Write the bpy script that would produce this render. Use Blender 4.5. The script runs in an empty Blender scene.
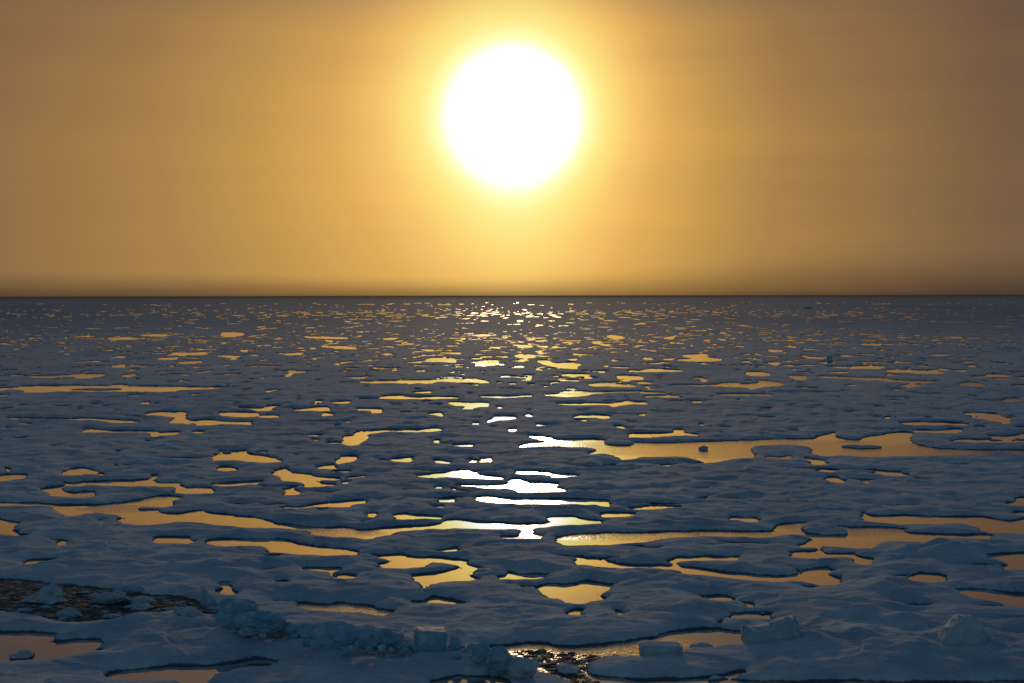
import bpy, bmesh, math, random
import numpy as np
from mathutils import Matrix, Vector, Euler

# ------------------------------------------------------------------ camera, world, sun
S = bpy.context.scene
R = math.radians
CAM_H, FOC = 18.0, 60.0
FP = 1024 * FOC / 36.0
cd = bpy.data.cameras.new('camera'); cam = bpy.data.objects.new('camera', cd)
S.collection.objects.link(cam); S.camera = cam
cd.lens = FOC; cd.sensor_width = 36.0; cd.clip_start = 0.5; cd.clip_end = 200000
CM = Matrix.Rotation(R(90 - 1.53), 4, 'X') @ Matrix.Rotation(R(-0.11), 4, 'Z')
cam.matrix_world = Matrix.Translation((0, 0, CAM_H)) @ CM
SUN_EL, SUN_AZ = 6.0, 0.07

w = bpy.data.worlds.new('World'); S.world = w; w.use_nodes = True
nt = w.node_tree; N = nt.nodes; L = nt.links; N.clear()

def mth(tree, op, a, b=None, c=None, clamp=False):
    n = tree.nodes.new('ShaderNodeMath'); n.operation = op; n.use_clamp = clamp
    for i, v in enumerate((a, b, c)):
        if v is None: continue
        if isinstance(v, (int, float)): n.inputs[i].default_value = v
        else: tree.links.new(v, n.inputs[i])
    return n.outputs[0]

def ramp(tree, fac, stops, interp='EASE'):
    n = tree.nodes.new('ShaderNodeValToRGB'); cr = n.color_ramp; cr.interpolation = interp
    while len(cr.elements) > 1: cr.elements.remove(cr.elements[-1])
    for i, (p, c) in enumerate(stops):
        e = cr.elements[0] if i == 0 else cr.elements.new(p)
        e.position = p; e.color = (*c, 1) if len(c) == 3 else c
    tree.links.new(fac, n.inputs[0]); return n.outputs[0]

def smap(tree, v, a, b, c=0.0, d=1.0):
    n = tree.nodes.new('ShaderNodeMapRange'); n.interpolation_type = 'SMOOTHSTEP'
    for i, q in zip((1, 2, 3, 4), (a, b, c, d)): n.inputs[i].default_value = q
    tree.links.new(v, n.inputs[0]); return n.outputs[0]

def mixc(tree, mode, fac, a, b):
    n = tree.nodes.new('ShaderNodeMix'); n.data_type = 'RGBA'; n.blend_type = mode
    for s, v in ((n.inputs[0], fac), (n.inputs[6], a), (n.inputs[7], b)):
        if isinstance(v, (int, float)): s.default_value = v
        elif isinstance(v, tuple): s.default_value = (*v, 1)
        else: tree.links.new(v, s)
    return n.outputs[2]

def srgb(r, g, b):
    f = lambda c: (c / 255) / 12.92 if c <= 10 else (((c / 255) + .055) / 1.055) ** 2.4
    return (f(r), f(g), f(b))

tc = N.new('ShaderNodeTexCoord'); sep = N.new('ShaderNodeSeparateXYZ'); L.new(tc.outputs['Generated'], sep.inputs[0])
el = mth(nt, 'MULTIPLY', mth(nt, 'ARCSINE', sep.outputs[2]), 57.2958)
az = mth(nt, 'MULTIPLY', mth(nt, 'ARCTAN2', sep.outputs[0], sep.outputs[1]), 57.2958)
dx = mth(nt, 'SUBTRACT', az, SUN_AZ); de = mth(nt, 'SUBTRACT', el, SUN_EL)
# the glare hangs down in the thicker air under the sun
de = mth(nt, 'MULTIPLY', de, mth(nt, 'SUBTRACT', 1.0, mth(nt, 'MULTIPLY', smap(nt, de, -1.5, -5.0), mth(nt, 'MULTIPLY', smap(nt, mth(nt, 'ABSOLUTE', dx), 10.0, 0.0), 0.19))))
rr = mth(nt, 'SQRT', mth(nt, 'ADD', mth(nt, 'MULTIPLY', dx, dx), mth(nt, 'MULTIPLY', de, de)))
# fog is a little thicker towards the right of the sun
rskew = mth(nt, 'MULTIPLY', rr, mth(nt, 'ADD', 1.0, mth(nt, 'MULTIPLY', smap(nt, dx, 0, 10), 0.32)))
t = mth(nt, 'SQRT', mth(nt, 'DIVIDE', rskew, 90.0), clamp=True)
P = lambda r: math.sqrt(r / 90.0)
glow = ramp(nt, t, [
    (0.0, (1, 1, 1)), (P(2.0), (1, 1, 1)), (P(2.3), srgb(255, 255, 225)), (P(2.6), srgb(255, 252, 175)), (P(3.1), srgb(255, 236, 140)),
    (P(3.8), srgb(255, 218, 118)), (P(4.5), srgb(248, 198, 106)), (P(6.0), srgb(226, 174, 90)), (P(8.5), srgb(200, 154, 80)), (P(12), srgb(171, 131, 75)),
    (P(16), srgb(152, 116, 71)), (P(21), srgb(124, 97, 68)), (P(34), srgb(84, 82, 76)), (P(60), srgb(58, 70, 84)), (P(89), srgb(50, 66, 88))], 'LINEAR')
# soft streaks in the fog bank
cmb = N.new('ShaderNodeCombineXYZ'); L.new(mth(nt, 'MULTIPLY', az, 0.035), cmb.inputs[0]); L.new(mth(nt, 'MULTIPLY', el, 0.42), cmb.inputs[1])
ns = N.new('ShaderNodeTexNoise'); ns.inputs['Scale'].default_value = 1.3; ns.inputs['Detail'].default_value = 3; L.new(cmb.outputs[0], ns.inputs['Vector'])
streak = mth(nt, 'ADD', 1.0, mth(nt, 'MULTIPLY', smap(nt, ns.outputs[0], 0.3, 0.7, -1, 1), smap(nt, dx, 0, 10, 0.03, 0.07)))
# a dull bank low on the horizon, and the rosier top of the fog
lowb = smap(nt, mth(nt, 'ADD', mth(nt, 'MULTIPLY', el, smap(nt, dx, -2, 12, 1.15, 0.6)), mth(nt, 'MULTIPLY', mth(nt, 'SUBTRACT', ns.outputs[0], 0.5), -0.9)), -0.12, 0.95, 0.38, 1.0)
ce = N.new('ShaderNodeCombineColor'); L.new(mth(nt, 'MULTIPLY', streak, lowb), ce.inputs[0]); L.new(mth(nt, 'MULTIPLY', streak, lowb), ce.inputs[1]); L.new(smap(nt, mth(nt, 'MULTIPLY', el, smap(nt, dx, -2, 12, 1.15, 0.6)), -0.12, 0.95, 0.52, 1.0), ce.inputs[2])
g2 = mixc(nt, 'MULTIPLY', smap(nt, rr, 2.2, 5.0), glow, ce.outputs[0])
rosy = mixc(nt, 'MULTIPLY', mth(nt, 'MULTIPLY', smap(nt, el, 3.0, 11.0), smap(nt, rr, 2.5, 7)), g2, (0.80, 0.79, 0.98))
rosy = mixc(nt, 'MULTIPLY', mth(nt, 'MULTIPLY', smap(nt, el, 8.8, 11.5), smap(nt, rr, 2.5, 7)), rosy, (0.50, 0.66, 1.30))
bg1 = N.new('ShaderNodeBackground'); L.new(rosy, bg1.inputs[0]); bg1.inputs[1].default_value = 1.0
sky = N.new('ShaderNodeTexSky'); sky.sky_type = 'NISHITA'; sky.sun_disc = False
sky.sun_elevation = R(SUN_EL); sky.sun_rotation = R(SUN_AZ); sky.dust_density = 2.0; sky.ozone_density = 2.5
bg2 = N.new('ShaderNodeBackground'); L.new(sky.outputs[0], bg2.inputs[0]); bg2.inputs[1].default_value = 0.098
mx = N.new('ShaderNodeMixShader'); L.new(smap(nt, rr, 18, 50), mx.inputs[0]); L.new(bg1.outputs[0], mx.inputs[1]); L.new(bg2.outputs[0], mx.inputs[2])
core = mth(nt, 'MULTIPLY', mth(nt, 'POWER', 2.71828, mth(nt, 'MULTIPLY', mth(nt, 'MULTIPLY', rr, rr), -0.7)), 9.0)
bg3 = N.new('ShaderNodeBackground'); bg3.inputs[0].default_value = (1, 0.86, 0.62, 1); L.new(core, bg3.inputs[1])
ad = N.new('ShaderNodeAddShader'); L.new(mx.outputs[0], ad.inputs[0]); L.new(bg3.outputs[0], ad.inputs[1])
wo = N.new('ShaderNodeOutputWorld'); L.new(ad.outputs[0], wo.inputs[0])

sd = bpy.data.lights.new('sun', 'SUN'); sd.energy = 0.75; sd.angle = R(3.6); sd.color = (1.0, 0.66, 0.38)
so = bpy.data.objects.new('sun', sd); S.collection.objects.link(so)
sv = Vector((math.sin(R(SUN_AZ)) * math.cos(R(SUN_EL)), math.cos(R(SUN_AZ)) * math.cos(R(SUN_EL)), math.sin(R(SUN_EL))))
so.rotation_euler = sv.to_track_quat('Z', 'Y').to_euler(); so.location = (0, 0, 60)
S.view_settings.view_transform = 'Standard'; S.view_settings.look = 'None'
S.view_settings.exposure = 0.0; S.view_settings.gamma = 1.0; S.view_settings.use_curve_mapping = False
S.cycles.sample_clamp_direct = 5.0; S.cycles.sample_clamp_indirect = 5.0
S.cycles.max_bounces = 6; S.cycles.volume_bounces = 0

# ------------------------------------------------------------------ helpers
CR = CM.to_3x3()
M3 = np.array([[CR[i][j] for j in range(3)] for i in range(3)])

def ground(px, py, z=0.0):
    """photo pixel -> point on the level sheet at height z (numpy or scalar)"""
    px = np.asarray(px, float); py = np.asarray(py, float)
    d = np.stack([(px - 512) / FP, (341.5 - py) / FP, -np.ones_like(px)], -1) @ M3.T
    k = (z - CAM_H) / np.minimum(d[..., 2], -1e-5)
    return d[..., 0] * k, d[..., 1] * k

def hsh(ix, iy, seed):
    h = (ix.astype(np.int64) * 374761393 + iy.astype(np.int64) * 668265263 + seed * 1274126177) & 0xffffffff
    h = ((h ^ (h >> 13)) * 1274126177) & 0xffffffff
    return ((h ^ (h >> 16)) & 0xffffff) / float(0xffffff)

def noise(x, y, seed=0):
    """2D gradient noise, about -1..1"""
    ix = np.floor(x); iy = np.floor(y); fx = x - ix; fy = y - iy
    u = fx * fx * fx * (fx * (fx * 6 - 15) + 10); v = fy * fy * fy * (fy * (fy * 6 - 15) + 10)
    def g(ox, oy):
        a = hsh(ix + ox, iy + oy, seed) * 2 * math.pi
        return np.cos(a) * (fx - ox) + np.sin(a) * (fy - oy)
    return 1.5 * ((g(0, 0) * (1 - u) + g(1, 0) * u) * (1 - v) + (g(0, 1) * (1 - u) + g(1, 1) * u) * v)

def fbm(x, y, seed, o=3, lac=2.1, gain=.5):
    s = 0; a = 1.0
    for i in range(o):
        s = s + a * noise(x, y, seed + i * 17); x = x * lac + 7.3; y = y * lac + 3.1; a *= gain
    return s

def sst(x, a, b):
    q = np.clip((x - a) / (b - a), 0, 1); return q * q * (3 - 2 * q)

def tag(o, label=None, cat=None, group=None, kind=None):
    if label: o['label'] = label
    if cat: o['category'] = cat
    if group: o['group'] = group
    if kind: o['kind'] = kind
    return o

def newmat(name):
    m = bpy.data.materials.new(name); m.use_nodes = True
    return m, m.node_tree, m.node_tree.nodes['Principled BSDF']

def tnoise(tree, scale, detail=4, sx=1, sy=1, sz=1, rough=.55):
    g = tree.nodes.new('ShaderNodeNewGeometry'); mp = tree.nodes.new('ShaderNodeMapping')
    tree.links.new(g.outputs['Position'], mp.inputs[0]); mp.inputs['Scale'].default_value = (sx, sy, sz)
    n = tree.nodes.new('ShaderNodeTexNoise'); n.inputs['Scale'].default_value = scale
    n.inputs['Detail'].default_value = detail; n.inputs['Roughness'].default_value = rough
    tree.links.new(mp.outputs[0], n.inputs['Vector']); return n.outputs[0]

def bump(tree, h, strength, dist, normal=None):
    b = tree.nodes.new('ShaderNodeBump'); b.inputs['Strength'].default_value = strength; b.inputs['Distance'].default_value = dist
    tree.links.new(h, b.inputs['Height'])
    if normal is not None: tree.links.new(normal, b.inputs['Normal'])
    return b.outputs[0]

# snow: wind packed, a little dirty and damp, bluer where bare ice shows through
snow, t1, b1 = newmat('snow')
n1 = tnoise(t1, 0.35, 5); n2 = tnoise(t1, 3.0, 5)
c1 = ramp(t1, n1, [(0.32, (0.50, 0.56, 0.55)), (0.5, (0.66, 0.67, 0.62)), (0.68, (0.84, 0.81, 0.71))], 'LINEAR')
c1 = mixc(t1, 'MULTIPLY', 0.7, c1, ramp(t1, n2, [(0.3, (.66, .70, .74)), (0.7, (1, 1, 1))], 'LINEAR'))
gy_ = t1.nodes.new('ShaderNodeNewGeometry'); sy_ = t1.nodes.new('ShaderNodeSeparateXYZ'); t1.links.new(gy_.outputs['Position'], sy_.inputs[0])
# broad fields of scoured blue ice and of drifted snow
n5 = tnoise(t1, 0.035, 6, 1, .5, rough=.6); n6 = tnoise(t1, 0.004, 4, 1, .35)
c1 = mixc(t1, 'MULTIPLY', 0.8, c1, ramp(t1, n5, [(0.35, (.54, .70, .82)), (0.5, (.87, .92, .95)), (0.65, (1, 1, 1))], 'LINEAR'))
c1 = mixc(t1, 'MULTIPLY', 0.7, c1, ramp(t1, n6, [(0.38, (.52, .68, .84)), (0.55, (1, 1, 1))], 'LINEAR'))
# farther out the pack turns darker and bluer
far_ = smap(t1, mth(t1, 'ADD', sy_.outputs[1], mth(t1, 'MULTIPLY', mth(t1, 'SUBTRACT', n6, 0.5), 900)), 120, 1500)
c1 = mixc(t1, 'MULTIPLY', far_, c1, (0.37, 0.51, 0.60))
# sodden bare ice at the waterline, with the shade of the banks painted into it
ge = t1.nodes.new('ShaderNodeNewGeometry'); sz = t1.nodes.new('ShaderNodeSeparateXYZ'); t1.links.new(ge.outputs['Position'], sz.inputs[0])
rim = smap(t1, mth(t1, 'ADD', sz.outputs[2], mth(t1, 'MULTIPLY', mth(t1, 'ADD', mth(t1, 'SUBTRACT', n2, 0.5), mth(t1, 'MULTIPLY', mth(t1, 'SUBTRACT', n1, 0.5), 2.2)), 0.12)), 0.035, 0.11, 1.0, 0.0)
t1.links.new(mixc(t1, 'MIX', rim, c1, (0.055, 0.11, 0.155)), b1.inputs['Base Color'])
t1.links.new(ramp(t1, n2, [(0.3, (.8,) * 3), (0.7, (1,) * 3)]), b1.inputs['Roughness'])
b1.inputs['IOR'].default_value = 1.31; b1.inputs['Specular IOR Level'].default_value = 0.03
nb = bump(t1, tnoise(t1, 0.9, 7, 1, .55, rough=.65), 0.6, 0.09); nb = bump(t1, tnoise(t1, 9, 5), 0.4, 0.015, nb)
t1.links.new(nb, b1.inputs['Normal'])

# hard, bare ice of the blocks and rubble
ice, t2, b2 = newmat('bare_ice')
n3 = tnoise(t2, 1.6, 5)
t2.links.new(ramp(t2, n3, [(0.3, (0.15, 0.32, 0.40)), (0.55, (0.26, 0.42, 0.50)), (0.75, (0.46, 0.58, 0.64))], 'LINEAR'), b2.inputs['Base Color'])
b2.inputs['Roughness'].default_value = 0.7; b2.inputs['IOR'].default_value = 1.31; b2.inputs['Specular IOR Level'].default_value = 0.15
t2.links.new(bump(t2, tnoise(t2, 5, 6), 0.6, 0.06), b2.inputs['Normal'])

# water: a skin of still melt water, ruffled in patches by the wind
water, t3, b3 = newmat('water')
b3.inputs['Base Color'].default_value = (0.50, 0.45, 0.40, 1); b3.inputs['Metallic'].default_value = 0.95
b3.inputs['IOR'].default_value = 1.33
patch = ramp(t3, tnoise(t3, 0.045, 2), [(0.46, (0.0,) * 3), (0.58, (1,) * 3)])
gp = t3.nodes.new('ShaderNodeNewGeometry')
patch = mth(t3, 'MULTIPLY', patch, 0.0)
wob = tnoise(t3, 0.25, 3)
for gx_, gy_, rx_, ry_ in [(12, 128, 11, 3.5), (-14, 129, 4.5, 3), (27, 200, 24, 14), (48, 195, 20, 13), (26, 131, 6, 4.5), (-38, 151, 7, 4), (-33, 144, 4, 3), (42, 102, 6, 4), (-16, 96, 14, 5), (3, 85, 8, 5), (70, 330, 60, 60), (-60, 420, 60, 80)]:
    vm = t3.nodes.new('ShaderNodeVectorMath'); vm.operation = 'SUBTRACT'; t3.links.new(gp.outputs['Position'], vm.inputs[0]); vm.inputs[1].default_value = (gx_, gy_, 0)
    vs_ = t3.nodes.new('ShaderNodeVectorMath'); vs_.operation = 'MULTIPLY'; t3.links.new(vm.outputs[0], vs_.inputs[0]); vs_.inputs[1].default_value = (1 / rx_, 1 / ry_, 0)
    ln = t3.nodes.new('ShaderNodeVectorMath'); ln.operation = 'LENGTH'; t3.links.new(vs_.outputs[0], ln.inputs[0])
    patch = mth(t3, 'MAXIMUM', patch, smap(t3, mth(t3, 'ADD', ln.outputs['Value'], wob), 1.7, 1.2))
fine = tnoise(t3, 3.2, 3, 1, .8)
bn = t3.nodes.new('ShaderNodeBump'); bn.inputs['Distance'].default_value = 0.03
t3.links.new(fine, bn.inputs['Height']); t3.links.new(mth(t3, 'ADD', mth(t3, 'MULTIPLY', patch, 1.0), 0.012), bn.inputs['Strength'])
g3 = t3.nodes.new('ShaderNodeNewGeometry'); s3 = t3.nodes.new('ShaderNodeSeparateXYZ'); t3.links.new(g3.outputs['Position'], s3.inputs[0])
offshore = smap(t3, s3.outputs[1], 160, 1500, 0.008, 0.11)   # more wind out on the open pack
t3.links.new(bn.outputs[0], b3.inputs['Normal'])
t3.links.new(mth(t3, 'ADD', mth(t3, 'MULTIPLY', patch, 0.05), offshore), b3.inputs['Roughness'])

def mesh_obj(name, verts, faces, mat, parent=None, smooth=True):
    me = bpy.data.meshes.new(name)
    verts = np.asarray(verts, dtype=np.float32); faces = np.asarray(faces, dtype=np.int32)
    k = faces.shape[1]
    me.vertices.add(len(verts)); me.vertices.foreach_set('co', verts.ravel())
    me.loops.add(faces.size); me.loops.foreach_set('vertex_index', faces.ravel())
    me.polygons.add(len(faces)); me.polygons.foreach_set('loop_start', np.arange(0, faces.size, k, dtype=np.int32))
    me.polygons.foreach_set('use_smooth', np.full(len(faces), smooth))
    me.update(calc_edges=True); me.materials.append(mat)
    o = bpy.data.objects.new(name, me); S.collection.objects.link(o)
    if parent: o.parent = parent
    return o

# ------------------------------------------------------------------ the melt ponds, surveyed tile by tile
T = {'A1': (0, 370), 'A2': (256, 370), 'A3': (512, 370), 'A4': (768, 370), 'B1': (0, 460), 'B2': (256, 460), 'B3': (512, 460), 'B4': (768, 460),
     'C1': (0, 550), 'C2': (256, 550), 'C3': (512, 550), 'C4': (768, 550), 'D1': (0, 320), 'D2': (256, 320), 'D3': (512, 320), 'D4': (768, 320)}
PONDS = {
'A1': '''125,24 190,22 270,20 300,16 360,15 420,17 405,24 375,29 345,33 310,32 290,27 210,31 140,30
0,72 60,70 100,64 200,62 400,63 560,64 700,65 800,68 880,70 840,76 760,78 705,80 700,87 600,86 520,86 440,86 330,86 220,86 160,90 100,88 95,80 40,79 0,82
0,98 35,97 20,103 0,104
565,130 598,128 590,138 570,136
880,170 950,168 1024,170 1030,182 960,187 900,184 885,178
955,148 1060,150 1065,144 1120,142 1090,150 1085,160 1040,164 1000,156
575,175 620,168 650,166 740,168 738,178 745,188 750,198 780,200 830,197 900,204 1000,206 1000,218 960,218 880,216 820,222 790,222 780,212 745,212 690,212 680,206 700,190 650,182 600,181
35,188 160,192 270,194 340,192 420,196 425,202 340,202 270,198 190,197 70,196 40,194
435,198 520,201 550,208 500,212 440,209
330,244 360,236 410,238 440,242 500,241 600,242 630,246 625,252 560,250 480,250 400,249 345,249
600,258 640,250 715,248 700,256 650,260 625,267
770,246 815,244 805,250 780,251
850,355 865,340 885,335 870,328 890,320 925,324 990,320 985,332 1024,340 1080,348 1119,360 1115,368 1020,366 960,360 900,360 860,360
465,324 476,324 470,329
585,284 605,284 595,288''',
'A2': '''150,158 200,152 250,147 290,150 290,163 240,165 190,164
262,180 275,170 310,176 300,181 268,184
10,185 50,179 95,186 60,190
298,127 370,124 368,131 340,133
240,123 262,123 260,129 238,128
410,48 440,45 540,43 690,40 740,36 780,32 820,38 870,34 925,45 930,52 860,50 800,48 730,46 680,54 560,52 440,52
418,113 490,112 510,104 570,100 620,106 720,106 800,108 798,114 680,115 560,117 440,118
630,88 700,84 690,91 640,92
398,155 440,153 500,156 498,170 465,172 460,162 420,161
770,130 800,127 850,130 925,130 925,145 880,148 860,156 825,154 840,144 790,140
890,105 960,103 1024,104 1100,100 1090,107 1024,110 940,111
940,195 960,184 1010,182 1040,186 1030,196 960,202 930,210 925,204
870,211 888,211 885,219 872,218
1008,242 1024,235 1042,234 1035,244 1020,249
350,265 390,260 410,246 500,240 600,236 660,236 720,230 748,240 700,246 600,250 520,250 450,256 450,270 430,282 395,300 355,296 350,285
285,288 350,290 345,294 295,293
205,257 260,258 250,265 210,263
220,277 250,275 240,283
710,280 735,280 725,290
790,300 850,295 860,303 830,306
320,372 335,355 350,342 405,345 405,355 370,360 345,370
245,385 300,380 320,388 315,394 250,392
535,356 580,352 625,350 620,362 600,366 560,362
718,358 775,366 770,373 722,370
858,360 885,361 875,367 860,366
898,358 945,352 935,365 905,367
965,145 985,147 980,152 965,151
985,24 1024,24 1050,27 990,29
965,48 985,49 975,53
1010,52 1040,52 1030,58
580,168 610,168 605,172
695,136 740,137 735,140
535,137 575,138 570,141
340,205 375,204 370,208''',
'A3': '''200,17 250,14 310,18 290,24 220,25
195,40 260,40 260,46 210,45
420,24 450,21 520,27 520,38 480,38 430,34
495,8 520,2 670,0 665,5 560,7
305,60 340,52 390,50 425,56 490,62 480,67 400,66 340,66
130,100 180,96 200,86 240,83 300,85 310,88 500,85 510,89 400,92 330,94 300,100 240,107 170,106
520,88 600,90 605,94 530,93
530,105 600,102 665,104 660,108 600,110 545,110
175,133 240,131 300,132 395,133 400,137 430,127 535,128 530,136 490,138 440,140 400,148 390,140 300,139 220,140
495,49 530,47 565,52 530,56
430,40 470,40 465,46
535,66 550,66 545,72
250,184 300,178 390,181 385,190 360,194 335,188 260,190
505,178 530,176 530,183
250,200 300,198 290,205
100,217 180,216 185,220 110,222
722,128 755,127 750,132
620,62 740,60 820,58 840,53 900,50 920,55 980,52 990,42 1024,44 1069,50 1089,58 1055,64 1010,66 960,76 940,72 820,66 700,65
820,97 900,95 1024,97 1030,103 900,103
935,12 960,6 1024,12 1030,22 980,25 950,20
900,118 912,119 905,124
755,38 780,35 775,46 760,46
720,32 760,30 755,35
470,262 490,252 560,252 640,250 650,238 680,238 690,250 740,258 735,263 690,262 640,264 560,266 500,270 475,272
750,216 768,216 760,222
60,55 90,56 80,60
45,20 85,20 75,25
65,262 90,260 140,266 175,276 240,275 320,275 365,280 370,292 380,300 430,304 480,300 500,290 560,292 660,290 780,286 900,282 1024,277 1084,276 1204,274 1214,265 1254,258 1289,250 1299,268 1354,278 1404,276 1409,268 1474,260 1524,250 1574,248 1604,254 1588,264 1590,278 1604,290 1644,305 1724,315 1824,318 1904,320 2060,322 2060,331 1924,329 1854,335 1724,340 1584,342 1474,345 1404,345 1324,342 1254,345 1224,335 1194,330 1204,318 1174,303 1084,296 1024,298 960,304 955,325 970,345 870,356 800,368 750,360 715,350 650,344 560,348 500,350 470,360 440,360 430,348 380,336 310,335 330,325 345,315 300,308 230,306 120,303 60,310 35,308 45,296 90,290 160,288 150,284 90,272''',
'A4': '''85,22 150,24 148,38 125,40 105,34 90,28
200,24 290,26 370,30 440,30 480,34 520,40 670,44 675,50 600,52 500,48 450,42 380,40 330,35 240,32
500,4 560,5 600,4 650,3 700,8 650,14 610,16 580,10
760,58 810,48 870,58 870,64 820,64
530,66 560,56 610,58 600,66
870,20 900,15 965,20 950,28 890,26
908,34 960,32 965,38 920,40
820,26 860,24 880,28 830,31
935,120 970,112 1015,116 1000,124 950,126
530,210 600,206 700,208 795,214 790,222 700,222 600,222 545,216
590,240 690,240 760,234 775,244 740,250 650,250 600,248
785,172 820,169 900,174 930,178 950,190 972,192 965,212 940,216 930,208 880,198 830,192 810,186 840,182 800,178
890,262 940,264 1000,260 1024,252 1050,250 1050,266 1000,270 920,274
740,280 790,276 900,282 1050,282 1050,290 900,290 750,288
465,190 490,186 480,196
820,225 865,226 860,232
0,345 50,348 90,342 80,354 0,350
150,352 180,356 230,360 225,372 190,376 170,362
240,8 320,6 300,12
1005,28 1040,26 1040,32 1010,33
980,60 1040,60 1040,66 990,65''',
'B1': '''250,48 290,35 320,30 360,36 390,50 340,56 300,60 260,56
-30,66 60,56 100,58 105,68 60,76 -30,84
870,32 900,26 955,36 930,40 885,41
600,64 630,58 625,70 608,72
20,35 38,34 32,44
395,52 420,56 400,60
190,112 250,104 255,92 300,90 380,86 450,82 560,80 600,78 630,90 700,92 725,98 720,106 640,104 580,102 480,100 400,98 330,98 320,104 262,102 250,112 255,124 300,130 350,126 375,130 375,140 340,148 290,148 240,142 205,138 190,125 165,118
690,125 720,112 780,108 830,110 855,120 845,130 790,133 730,133
860,92 940,90 985,86 1024,84 1060,82 1020,94 980,96 930,104 880,103 850,98
215,180 300,180 400,178 500,168 560,160 600,148 660,140 720,148 715,156 685,160 690,175 660,186 600,186 545,185 535,195 560,200 625,200 630,208 690,216 740,212 800,200 830,210 900,216 1000,228 1034,236 1034,265 960,262 880,256 800,246 700,245 640,252 560,254 500,248 470,240 500,230 480,220 440,210 390,206 350,210 300,218 260,214 250,205 220,192
-30,170 60,171 180,175 210,180 100,181 -30,178
-30,238 35,242 70,258 50,275 60,290 100,300 80,302 40,294 -30,288
225,328 265,322 260,332 235,336
610,314 650,310 720,308 765,314 770,324 740,330 680,330 630,326
820,322 870,316 950,316 1024,316 1084,316 1174,326 1244,342 1324,350 1384,356 1424,364 1430,372 1380,376 1300,374 1200,370 1130,366 1070,360 1080,350 1060,340 960,340 880,338 840,332''',
'B2': '''-10,232 40,240 90,255 150,262 200,266 260,270 350,268 400,276 480,276 560,268 640,262 720,258 765,240 830,240 900,248 1024,254 1084,255 1154,252 1174,245 1174,228 1224,224 1264,226 1314,238 1379,242 1374,248 1324,251 1264,255 1204,259 1140,262 1108,270 1104,282 1114,296 1140,304 1110,312 1030,311 1020,306 1062,298 1060,278 1040,270 1000,270 900,272 800,272 700,276 620,278 550,286 545,296 500,302 440,312 400,310 330,305 250,298 205,290 200,280 100,268 60,268 0,266 -10,264
70,42 100,38 120,30 150,48 200,54 240,64 280,68 330,72 310,78 245,80 260,90 310,98 300,104 200,105 190,90 130,84 100,80 95,64 70,54
120,115 155,112 160,124 180,130 160,135 130,134 110,132
245,28 280,20 310,18 320,30 300,34 250,32
320,0 375,-2 390,4 330,12
300,45 375,42 350,48
345,88 370,85 365,93 350,93
110,185 180,184 240,176 330,165 400,160 440,160 430,168 390,172 380,180 350,185 270,182 200,188 140,192
445,216 480,210 475,220 455,222
560,215 600,212 640,218 730,224 735,232 650,232 565,234
640,62 700,55 770,48 800,40 850,40 880,52 920,62 975,66 975,74 900,72 800,68 700,68
725,157 790,157 800,162 780,166 730,164
715,182 740,180 740,186 725,188
715,104 735,102 745,106 725,110
800,97 900,100 985,97 1010,92 1020,76 1060,74 1084,86 1174,90 1204,96 1186,106 1229,118 1224,124 1124,127 1054,126 1024,112 940,110
875,150 920,143 980,150 1024,152 1124,154 1224,153 1324,156 1400,160 1408,172 1414,184 1364,184 1280,178 1174,177 1024,170 960,168 900,160
730,355 800,350 815,354 780,360 740,360
1000,304 1022,304 1020,311 1004,310''',
'B3': '''10,45 60,42 140,45 160,50 262,58 230,66 160,68 150,60 100,58 40,54
370,18 410,17 408,24 380,24
600,20 630,16 632,22 610,25
470,190 540,184 640,184 670,186 620,190 560,194 490,196
358,213 400,210 480,212 480,217 430,222 370,224
875,230 910,226 985,232 970,243 900,240
185,318 210,302 280,296 400,290 560,290 640,286 740,284 860,286 1024,284 1064,292 1024,302 940,304 860,300 780,300 700,302 620,304 560,318 500,324 430,328 350,336 280,334 200,334
745,150 770,148 765,154''',
'B4': '''235,72 260,66 290,78 315,84 300,90 260,88 240,80
420,48 480,46 555,56 540,60 480,62 450,54
190,44 250,36 280,42 230,48
375,84 405,84 400,91
170,-4 230,0 228,12 190,16
965,172 990,162 995,152 1050,150 1050,178 980,178
980,208 1050,206 1050,216 1000,216
370,222 390,210 400,220 480,222 600,222 700,226 820,226 870,228 940,238 970,243 1060,236 1060,286 960,286 900,288 850,272 845,264 800,250 740,248 600,250 540,252 440,244 380,236
30,262 100,254 160,250 175,258 210,264 300,264 330,270 440,268 550,276 560,290 700,296 800,300 870,298 900,310 850,314 760,308 700,310 670,312 665,330 600,328 540,322 460,320 435,330 430,350 390,350 330,344 230,338 215,344 215,370 280,376 340,374 360,384 410,400 400,412 370,410 350,398 330,385 270,384 200,390 140,388 95,376 110,366 200,362 200,345 120,342 175,322 175,306 140,294 60,294 20,300 0,300 0,288 30,286''',
'C1': '''-40,332 60,330 120,328 180,334 225,340 205,352 215,364 300,362 380,356 410,360 385,378 380,392 400,402 340,410 280,420 200,430 140,432 -40,434
95,50 130,40 215,38 215,48 160,54 110,56
865,165 885,155 880,135 900,126 925,130 915,145 950,165 940,174 900,172
-260,110 0,120 50,118 130,128 160,134 260,140 380,154 480,162 580,178 680,186 740,190 800,215 830,235 885,245 885,255 820,256 800,240 760,228 700,235 660,250 560,262 480,275 400,280 300,285 230,280 180,262 120,250 60,246 0,240 -260,225
440,495 500,485 560,476 700,466 850,462 900,455 960,442 1040,436 1080,442 1110,448 1060,462 1000,470 920,484 860,495 845,510 838,530 850,580 740,580 720,530 640,520 540,514 470,508''',
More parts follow.
